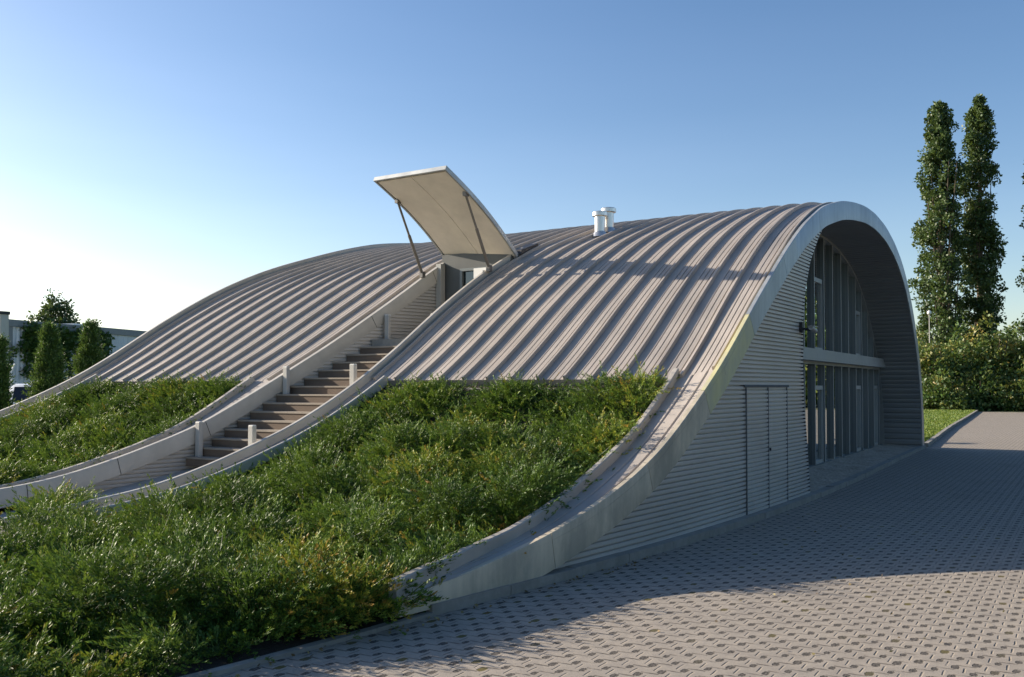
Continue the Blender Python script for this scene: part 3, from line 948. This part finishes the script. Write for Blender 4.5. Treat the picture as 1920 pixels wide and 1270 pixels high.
def junipers(name, x0, x1, ya, yb, spacing, per, leaves, seed, label, ll=.045, lw=.011, hscale=1.0, extra=(), spill=-.08):
    g = np.random.default_rng(seed)
    pts = []
    for x in np.arange(x0, x1, spacing * .85):
        a, b = float(ya(x)), float(yb(x))
        if x < 4.6: b = min(b, 13.0)
        for y in np.arange(a + .14, b - .1, spacing):
            pts.append((x + g.normal() * spacing * .28, y + g.normal() * spacing * .28, 0, 0, 0))
    pts += [q + (1,) for q in extra]
    for x in np.arange(x0 + .1, x1, .40):                    # low growth between the mounds
        a, b = float(ya(x)), float(yb(x))
        if x < 4.6: b = min(b, 13.0)
        for y in np.arange(a + .18, b - .1, .42):
            pts.append((x + g.normal() * .1, y + g.normal() * .1, .34, g.uniform(.05, .15), 2))
    O, D, Ls, T = [], [], [], []
    for px, py, er, eh, free in pts:
        rad = er or spacing * g.uniform(.38, .62); hgt = eh or hscale * g.uniform(.24, .56)
        hgt *= float(np.interp(px, [8.8, 10.2], [1, .40]))
        nn_ = int(per * g.uniform(.8, 1.2) * (rad / (.6 * spacing)) ** 1.6 * (1.0, 1.5, .42)[free])
        r = rad * np.sqrt(g.random(nn_)); th = g.random(nn_) * 2 * np.pi
        ox, oy = px + r * np.cos(th), py + r * np.sin(th)
        if free != 1:
            ok = (ox > x0) & (ox < x1 - .10) & (oy > ya(ox) + .05) & (oy < yb(ox) + np.where((ox > 6.6) & (ox < 9.9), spill, -.08))
            r, th, ox, oy = r[ok], th[ok], ox[ok], oy[ok]
        n_ = len(r)
        if n_ == 0: continue
        dome = np.sqrt(np.maximum(0, 1 - (r / rad) ** 2))
        oz = soil_z(ox) + hgt * dome ** .7 * g.uniform(.62, 1.02, n_) - .02
        el = np.radians(np.clip(g.normal(20, 15, n_) + 26 * (1 - r / rad), -15, 85))
        # shoots lie over in tufts: a few shared headings per plant
        tuft = g.random(9) * 2 * np.pi
        th2 = np.where(g.random(n_) < .5, th + g.normal(size=n_) * .5, tuft[g.integers(0, 9, n_)] + g.normal(size=n_) * .25)
        O.append(np.stack([ox, oy, oz], 1))
        D.append(np.stack([np.cos(th2) * np.cos(el), np.sin(th2) * np.cos(el), np.sin(el)], 1))
        Ls.append(g.uniform(.12, .36, n_))
        base = np.clip(g.normal(.46, .13), .2, .74)
        if g.random() < .05 and px < 8.3: base = g.uniform(.76, .88)
        tt = base + g.normal(size=n_) * .09
        tt = np.where(g.random(n_) < .008, g.uniform(.88, 1, n_), tt)
        T.append(tt)
    O, D, Ls, T = map(np.concatenate, (O, D, Ls, T))
    n_ = len(O)
    t = g.random((n_, leaves)) ** .8
    sag = np.zeros((n_, leaves, 3)); sag[..., 2] = -(t ** 2) * Ls[:, None] * g.uniform(-.2, .5, (n_, 1))
    C = O[:, None] + D[:, None] * (t * Ls[:, None])[..., None] + sag
    lat = unit(np.cross(D[:, None] + 0 * C, g.normal(size=C.shape)))
    LD = unit(D[:, None] * .9 + lat * g.uniform(.3, 1.0, (n_, leaves, 1)) * (1.25 - t[..., None]) + np.array([0, 0, .10]))
    C = C + lat * (g.uniform(0, .035, (n_, leaves, 1)) * (1.1 - t[..., None]))
    tint = T[:, None] + g.normal(size=t.shape) * .05 + (t - .5) * .22
    C, LD, tint = C.reshape(-1, 3), LD.reshape(-1, 3), tint.reshape(-1)
    P_ = rhombs(C, LD, ll * g.uniform(.6, 1.4, len(C)), lw * g.uniform(.7, 1.3, len(C)), g)
    S = rhombs(O, D, Ls * .9, np.full(n_, .006), g)
    P_ = np.concatenate([P_, S]); tint = np.concatenate([tint, np.full(n_, .05)])
    o = link(name, leaf_mesh(name, P_, tint, M["juniper"]))
    struct(o, "stuff", label, "ground cover")
    return o


junipers("juniper_cover", 0.2, X_EAVE, yBedR0, yBedR1, .78, 330, 44, 11, "spreading green juniper filling the near bed beside the paved yard", .031, .0085,
         spill=.17, extra=((4.95, 4.72, .40, .34), (5.22, 4.55, .26, .26), (4.6, 4.95, .45, .38), (5.45, 4.62, .20, .20), (6.05, 9.95, .32, .44)))
junipers("juniper_cover", 4.0, X_EAVE, yLK, yFK, .76, 330, 30, 12, "green juniper filling the far bed left of the stair", .032, .011, .85)


# ------------------------------------------------------------------ trees and shrubs
def clump_cloud(g, centers, rad, per, size, asp=.6, updir=.2):
    n_ = len(centers)
    d = unit(g.normal(size=(n_, per, 3))) * (g.random((n_, per, 1)) ** .45)
    C = centers[:, None] + d * np.asarray(rad)[:, None, None]
    nd = unit(d + g.normal(size=d.shape) * .8 + np.array([0, 0, updir]))
    s = size * g.uniform(.6, 1.3, (n_, per))
    tint = np.clip(g.normal(.5, .14, (n_, 1)) + g.normal(size=(n_, per)) * .12, 0, 1)
    C, nd, s, tint = C.reshape(-1, 3), nd.reshape(-1, 3), s.ravel(), tint.ravel()
    return rhombs(C, nd, s, s * asp, g), tint


def poplar(loc, h, w, seed, label, lean=0.0):
    g = np.random.default_rng(seed)
    t_ = empty("poplar_tree", loc, label, "tree", "poplars behind the hedge")
    L = Vector(loc)
    mb_ = MB()
    mb_.rod([L + Vector((0, 0, -.2)), L + Vector((.05, .1, h * .3)), L + Vector((lean * .4, .0, h * .65)), L + Vector((lean, 0, h * .93))], [.42, .3, .17, .03], 8)
    limbs = []
    for k in range(16):
        z0 = h * g.uniform(.08, .6); a = g.random() * 6.283; ln = h * g.uniform(.18, .34); q = w * g.uniform(.45, .95)
        p0 = Vector((0, 0, z0)); p2 = Vector((math.cos(a) * q, math.sin(a) * q, z0 + ln)); p1 = Vector((math.cos(a) * q * .7, math.sin(a) * q * .7, z0 + ln * .4))
        mb_.rod([L + p0, L + p1, L + p2], [.11, .07, .02], 5); limbs.append((p0, p1, p2))
    mb_.build("trunk", M["bark"], t_)
    n_ = 640
    zz_ = g.random(n_) ** .9
    env = np.interp(zz_, [0, .06, .2, .45, .7, .88, .97, 1], [.35, .75, 1.0, .95, .85, .62, .38, .15])
    lump = 1 + .28 * np.sin(zz_ * 31 + seed) * g.uniform(.3, 1, n_)
    a = g.random(n_) * 6.283; rr = w * env * lump * np.sqrt(g.random(n_)) * 1.0
    cen = np.stack([rr * np.cos(a) + lean * zz_, rr * np.sin(a), h * (.06 + .94 * zz_)], 1) + np.array(loc)
    # gaps
    gaps = np.stack([g.normal(size=7) * w * .7, g.normal(size=7) * w * .7, h * g.uniform(.2, .95, 7)], 1) + np.array(loc)
    dist = np.min(np.linalg.norm((cen[:, None] - gaps[None]) * np.array([1, 1, .6]), axis=2), axis=1)
    cen = cen[dist > .7]
    P_, ti = clump_cloud(g, cen, g.uniform(.32, .68, len(cen)) * np.interp((cen[:, 2] - loc[2]) / h, [0, .8, 1], [1.1, .9, .6]), 56, .25, .75)
    link("crown", leaf_mesh("crown", P_, ti, M["poplar"]), t_)
    return t_


def at_px(px, py, dist):
    """a point on the line of sight of a feature in the photo, at the distance it stands"""
    d = fw + rt * ((px - 960) / 1720) - up * ((py - 679) / 1720)
    f2 = Vector((math.cos(YAW), math.sin(YAW), 0))
    return Vector((0, 0, EYE)) + d * (dist / d.dot(f2))


def ground_px(px, dist):
    p = at_px(px, 724, dist); p.z = 0
    return p


def top_z(py, dist):
    return EYE + (724 - py) / 1720 * dist


for px, py, dist, w, sd, lb in ((1768, 195, 80, 2.0, 3, "broad tall poplar with pale sunlit left side, nearest the hall roof"),
                               (1842, 182, 81, 1.68, 5, "tallest slim poplar with ragged dark crown, right of the broad poplar"),
                               (1974, 195, 80, 2.0, 8, "tall poplar cut off by the photo's right edge")):
    p = ground_px(px, dist)
    poplar((p.x, p.y, 0), top_z(py, dist), w, sd, lb)


def shrub(name, loc, rx, ry, h, seed, label, cat="shrub", group=None, n=120, per=40, leaf=.22, mat="bush", shift=0., spike=False, low=.05):
    g = np.random.default_rng(seed)
    t_ = empty(name, loc, label, cat, group)
    u = unit(g.normal(size=(n, 3))); u[:, 2] = np.abs(u[:, 2])
    rad = g.random(n) ** .35
    cen = u * rad[:, None] * np.array([rx, ry, h * .88]) * g.uniform(.75, 1.08, (n, 1))
    if spike:
        cen[:, :2] *= np.interp(cen[:, 2] / h, [0, .5, 1], [1.1, .9, .45])[:, None]
    cen[:, 2] = np.maximum(cen[:, 2], h * low)
    cen += np.array(loc)
    cr = min(rx, h) * .24
    P_, ti = clump_cloud(g, cen, g.uniform(.6, 1.2, n) * cr, per, leaf, .6, .3)
    ti = ti + shift * np.clip((P_[:, 0, 2] - loc[2]) / h, 0, 1)
    L = Vector(loc)
    mb_ = MB()
    for k in range(5):
        a = g.random() * 6.283
        mb_.rod([L + Vector((0, 0, -.1)), L + Vector((math.cos(a) * rx * .25, math.sin(a) * ry * .25, h * .35)), L + Vector((math.cos(a) * rx * .5, math.sin(a) * ry * .5, h * .7))], [.07 * h / 4, .05 * h / 4, .015], 5)
    mb_.build("stem", M["bark"], t_)
    link("foliage", leaf_mesh("foliage", P_, ti, M[mat]), t_)
    return t_


hz = [  # px, dist, half width, height, seed, tint shift, label
    (1738, 66, 3.2, 6.7, 21, .15, "dark olive shrub just right of the hall's roof edge"),
    (1800, 67, 3.6, 7.0, 22, .12, "rounded green shrub at the foot of the broad poplar"),
    (1858, 66, 3.6, 7.5, 23, .28, "tallest shrub with yellowish tips, under the slim poplar"),
    (1925, 65, 3.6, 6.9, 24, .10, "dark green shrub at the photo's right edge"),
    (1752, 63, 2.6, 2.9, 25, .05, "low glossy bush at the back of the lawn"),
    (1835, 63, 2.9, 3.0, 26, .10, "low broad bush behind the end of the pavement kerb"),
    (1902, 62.5, 2.6, 2.7, 27, .05, "low bush with a pale patch beside the far pavement"),
]
for px, dist, rw, h, sd, sh, lb in hz:
    p = ground_px(px, dist + 3)
    shrub("hedge_shrub", (p.x, p.y, 0), rw, rw, h, sd, lb, "shrub", "shrubs behind the lawn", 190 if h > 4 else 120, 46, .30 if h > 4 else .26, shift=sh)
for px, dist, rw, h, sd, lb in ((1905, 84, 3.5, 9.2, 31, "dark tree behind the shrubs at the photo's right edge"), (1712, 84, 4, 7.4, 32, "dark low tree just behind the hall roof's right edge")):
    p = ground_px(px, dist)
    shrub("background_tree", (p.x, p.y, 0), rw, rw, h, sd, lb, "tree", None, 170, 44, .34, shift=-.25)

# trees mirrored in the windows, and an unseen row added to block sky light
for k, (x, y, h, r) in enumerate([(79, -1, 9, 4.5), (80, -7, 15, 5), (78, -13, 12, 5), (74, -20, 13, 5.5), (64, -24, 10, 5), (54, -24, 12, 5), (44, -24, 10, 5), (33, -24, 12, 5), (22, -24, 10, 5), (11, -23, 12, 5), (0, -22, 10, 5), (-10, -18, 11, 5)]):
    shrub("yard_tree", (x, y, 0), r, r * .9, h, 50 + k, "unseen green tree across the yard, for window reflections and for blocking sky light", "tree", "trees across the yard", 230, 36, .5, low=.08)

# lamp on a pole behind the shrubs
p = ground_px(1744, 76)
lp = empty("street_lamp", p, "slim street lamp with a round white head above the shrubs", "lamp")
zt = top_z(590, 76)
mb = MB(); mb.rod([(p.x, p.y, 0), (p.x, p.y, zt)], [.05, .035], 8); mb.build("pole", M["post"], lp)
mb = MB(); mb.rod([(p.x, p.y, zt), (p.x, p.y, zt + .08), (p.x, p.y, zt + .25), (p.x, p.y, zt + .34)], [.07, .17, .17, .07], 12); mb.build("lamp_head", M["white"], lp, 60)

# ------------------------------------------------------------------ left background
# warehouse with corrugated wall
wa, wb = ground_px(8, 57), ground_px(420, 80)
dirw = (wb - wa).normalized(); nw = Vector((-dirw.y, dirw.x, 0))
if nw.dot(Vector((math.cos(YAW), math.sin(YAW), 0))) < 0: nw = -nw
HW = top_z(598, 57)
ware = empty("warehouse", wa, "low grey warehouse with ribbed metal walls behind the conifers", "building")
ln = (wb - wa).length
mb = MB()
us = np.arange(0, ln, .09)
dep = np.where((np.arange(len(us)) % 4) < 2, 0, .05)
G = np.array([[tuple(wa + dirw * u + nw * d + Vector((0, 0, z))) for z in (0, HW - .45)] for u, d in zip(us, dep)])
mb.grid(G)
M["ware"] = weathered("warehouse_metal", (.58, .59, .62), .06, .5, .1, .4, (1, 1, .1))
M["ware_edge"] = weathered("warehouse_trim", (.20, .21, .22), .06, .5, .1, .4)
mb.build("wall", M["ware"], ware)
def wbox(mb_, u0, u1, n0, n1, z0, z1):
    c_ = []
    for z in (z0, z1):
        for u, n__ in ((u0, n0), (u1, n0), (u1, n1), (u0, n1)):
            c_.append(tuple(wa + dirw * u + nw * n__ + Vector((0, 0, z))))
    mb_.hexa(c_)
mb = MB(); wbox(mb, -.1, ln, -.12, 30, HW - .45, HW); mb.build("roof_edge", M["ware_edge"], ware)
mb = MB(); wbox(mb, -.10, .55, -.06, .055, 0, HW - .46); mb.build("corner_trim", M["ware_edge"], ware)
mb = MB(); wbox(mb, -.15, .0, .0, 30, 0, HW - .46); mb.build("wall", M["ware"], ware)
mb = MB(); wbox(mb, 7.2, 9.6, 1.2, 3.2, HW + .002, HW + .22); mb.build("skylight", M["white"], ware)
mb = MB(); wbox(mb, 23.2, 23.6, 1, 1.4, HW + .002, HW + .3); mb.build("roof_vent", M["ware_edge"], ware)
# chimney post at the photo's left edge
p = ground_px(2, 54)
mb = MB(); mb.box(p.x - .26, p.x + .26, p.y - .26, p.y + .26, 0, top_z(590, 54))
ch = empty("white_flue", p, "white square flue with dark cap at the warehouse corner", "chimney")
mb.build("shaft", M["post"], ch)
mb = MB(); mb.box(p.x - .31, p.x + .31, p.y - .31, p.y + .31, top_z(590, 54), top_z(584, 54)); mb.build("cap", M["black"], ch)

# ivy hanging on the warehouse wall
g = np.random.default_rng(90)
cen = []
def wall_pt(u, z, off=.1): return tuple(wa + dirw * u - nw * off + Vector((0, 0, z)))
u_of = lambda px: min(np.linspace(0, ln, 400), key=lambda u: abs((lambda q: 960 + 1720 * (q - Vector((0, 0, EYE))).dot(rt) / (q - Vector((0, 0, EYE))).dot(fw))(wa + dirw * float(u)) - px))
ua, ub = u_of(52), u_of(130)
for _ in range(130):
    u = ua + (ub - ua) * g.random(); z = HW - .5 - abs(g.normal()) * 1.0
    cen.append(wall_pt(u, z))
for px_ in (40, 48, 55, 60, 133, 140, 150, 165, 182, 195):
    u = u_of(px_); z = HW - .5
    for _ in range(int(g.uniform(6, 18))):
        cen.append(wall_pt(u, z)); z -= .25; u += g.normal() * .22 - (.12 if px_ < 70 else -.03)
cen = np.array(cen)
P, ti = clump_cloud(g, cen, np.full(len(cen), .42), 34, .26, .7)
iv = empty("wall_ivy", wall_pt(ua, 0), "green ivy trailing down from the warehouse roof edge", "climbing plant")
link("foliage", leaf_mesh("foliage", P, ti * .7, M["bush"]), iv)
mb = MB()
for _ in range(8):
    u = ua + (ub - ua) * g.random(); mb.rod([wall_pt(u, .1, .05), wall_pt(u + g.normal(), HW * .5, .05), wall_pt(u + g.normal(), HW - .6, .05)], .03, 5)
mb.build("stem", M["bark"], iv)


def conifer(px, pytop, dist, w, seed, label):
    g_ = np.random.default_rng(seed)
    p_ = ground_px(px, dist)
    h = top_z(pytop, dist)
    t_ = empty("columnar_conifer", p_, label, "conifer", "columnar conifers before the warehouse")
    mb_ = MB(); mb_.rod([p_, p_ + Vector((0, 0, h * .9))], [.07, .015], 6); mb_.build("trunk", M["bark"], t_)
    n_ = 1500
    z = g_.random(n_) ** .85
    env = np.interp(z, [0, .15, .5, .8, .93, 1], [.9, 1, .78, .36, .10, .0])
    a = g_.random(n_) * 6.283
    r = w * env * (g_.random(n_) ** .35) * (1 + .22 * np.sin(z * 22 + a * 2))
    O_ = np.stack([r * np.cos(a), r * np.sin(a), z * h * .95], 1) + np.array(p_)
    D_ = unit(np.stack([np.cos(a) * .5, np.sin(a) * .5, np.ones(n_)], 1) + g_.normal(size=(n_, 3)) * .3)
    m_ = 14
    t = g_.random((n_, m_)); L_ = g_.uniform(.15, .35, n_)
    C_ = O_[:, None] + D_[:, None] * (t * L_[:, None])[..., None] + g_.normal(size=(n_, m_, 3)) * .025
    LD = unit(D_[:, None] + g_.normal(size=C_.shape) * .5)
    ti_ = (np.clip(g_.normal(.5, .18, (n_, 1)), 0, 1) + g_.normal(size=(n_, m_)) * .1).ravel()
    P_ = rhombs(C_.reshape(-1, 3), LD.reshape(-1, 3), g_.uniform(.06, .14, n_ * m_), g_.uniform(.02, .04, n_ * m_), g_)
    link("foliage", leaf_mesh("foliage", P_, ti_, M["thuja"]), t_)


conifer(92, 612, 26, .47, 61, "bright green columnar conifer left of the other one, hiding the white car")
conifer(169, 606, 27, .46, 62, "green columnar conifer touching the hall's roof verge")
conifer(-6, 640, 24, .26, 63, "dark conifer cut off by the photo's left edge")
for px, dist, rw, h, sd, sh, lb in ((128, 30, .9, 2.25, 71, .35, "yellowish bush between the two columnar conifers"),
                                (40, 27, .8, 1.35, 72, .15, "low olive bush in front of the white car"),
                                (12, 25, .7, 1.5, 74, .2, "low bush at the photo's left edge"),
                                (70, 45, 1.6, 2.4, 73, .2, "green bush behind the white car")):
    p = ground_px(px, dist)
    shrub("garden_bush", (p.x, p.y, 0), rw, rw, h, sd, lb, "bush", None, 70, 40, .09, shift=sh)
p = ground_px(100, 90)
shrub("background_tree", (p.x, p.y, 0), 3.0, 2.6, top_z(518, 90), 81, "grey green tree rising above the warehouse roof", "tree", None, 620, 46, .34, "poplar", low=.3)

# fence post with barbed-wire arms
p = ground_px(20, 40)
fp = empty("fence_post", p, "white forked fence post in front of the warehouse", "post")
zt = top_z(697, 40)
mb = MB(); mb.rod([p, p + Vector((0, 0, zt))], .05, 8); mb.build("upright", M["white"], fp)
for s in (-1, 1):
    q = p + Vector((0, 0, zt))
    mb = MB(); mb.rod([q, q + rt * (.17 * s) + Vector((0, 0, .34))], .035, 6); mb.build("arm", M["white"], fp)

# white car, nose on, half hidden by the conifer
def white_car(px, dist, label):
    p_ = ground_px(px, dist)
    t_ = empty("parked_car", p_, label, "car")
    back = (p_ - Vector((0, 0, 0))).normalized(); side = Vector((back.y, -back.x, 0))
    def pt(a, b, z): return tuple(p_ + side * a + back * b + Vector((0, 0, z)))
    secs = [(-.0, .84, .30, .62), (.12, .90, .24, .80), (.9, .92, .22, .98), (1.25, .92, .22, 1.02), (3.9, .92, .24, 1.05), (4.35, .86, .30, .95)]
    def loft(secs_):
        G_ = []
        for b, w_, z0, z1 in secs_:
            r_ = .16
            G_.append([pt(-w_ + .05, b, z0), pt(-w_, b, z0 + .12), pt(-w_, b, z1 - r_), pt(-w_ + r_, b, z1), pt(w_ - r_, b, z1), pt(w_, b, z1 - r_), pt(w_, b, z0 + .12), pt(w_ - .05, b, z0), pt(-w_ + .05, b, z0)])
        mb_ = MB(); G_ = np.array(G_); mb_.grid(G_)
        for i in (0, -1): mb_.add(G_[i, :8], [tuple(range(8))])
        return mb_
    M.setdefault("carpaint", NT("car_paint").set((.78, .79, .80), .2))
    loft(secs).build("body", M["carpaint"], t_, 40)
    cab = [(1.15, .84, .98, 1.06), (2.0, .76, .98, 1.80), (3.6, .74, .98, 1.84), (4.25, .80, .98, 1.12)]
    loft(cab).build("cabin", M["carpaint"], t_, 40)
    mb_ = MB(); mb_.add([pt(-.66, 1.22, 1.16), pt(.66, 1.22, 1.16), pt(.58, 1.86, 1.72), pt(-.58, 1.86, 1.72)], [(0, 1, 2, 3)])
    mb_.add([pt(-.66, 1.28, 1.14), pt(.66, 1.28, 1.14), pt(.58, 1.92, 1.70), pt(-.58, 1.92, 1.70)], [(0, 3, 2, 1)])
    mb_.build("windscreen", M["black"], t_)
    for s in (-1, 1):
        mb_ = MB(); mb_.hexa([pt(s * .62 - .16, -.02, .62), pt(s * .62 + .16, -.02, .62), pt(s * .62 + .16, .2, .62), pt(s * .62 - .16, .2, .62), pt(s * .62 - .16, .02, .76), pt(s * .62 + .16, .02, .76), pt(s * .62 + .16, .2, .76), pt(s * .62 - .16, .2, .76)])
        mb_.build("headlight", M["steel"], t_)
        for b in (.8, 3.5):
            mb_ = MB(); mb_.rod([pt(s * .72, b, .33), pt(s * .94, b, .33)], .33, 20)
            w_ = mb_.build("wheel", M["rubber"], t_, 40)
            mb_ = MB(); mb_.rod([pt(s * .93, b, .33), pt(s * .95, b, .33)], .2, 16); mb_.build("rim", M["steel"], w_)
white_car(60, 33, "white parked car half hidden behind the left columnar conifer")

# ------------------------------------------------------------------ trees outside the picture whose shade falls into it
def shade_tree(x, y, h, r, seed, label, n=150):
    shrub("garden_tree", (x, y, 0), r, r, h, seed, label, "tree", "trees beside the hall", n, 46, .24, "bush", low=.35)
shade_tree(-0.75, 17.0, 6.2, 2.5, 101, "leafy tree left of the planting bed, shading its front corner")
shade_tree(28.6, 14.5, 5.2, 1.6, 102, "small leafy tree behind the hall, shading the far pavement", 90)

# leaf litter in the yard and along the kerb
g = np.random.default_rng(5)
n = 160
xs = np.concatenate([g.uniform(4, 13, 60), g.uniform(3.2, 9, 100)]); ys = np.concatenate([g.uniform(.3, 3.8, 60), yO(xs[60:]) - .05 - np.abs(g.normal(size=100)) * .08])
c = np.stack([xs, ys, np.full(n, .008)], 1)
d = np.stack([g.normal(size=n), g.normal(size=n), np.full(n, .15)], 1)
M["litter"] = leaf_mat("dry_leaves", [(0, (.10, .06, .03)), (.5, (.22, .15, .06)), (1, (.30, .26, .10))], .7, .1)
struct(link("leaf_litter", leaf_mesh("leaf_litter", rhombs(c, d, g.uniform(.02, .045, n), g.uniform(.012, .03, n), g), g.random(n), M["litter"])), "stuff", "dry leaves scattered on the paving beside the bed kerb", "leaf litter")
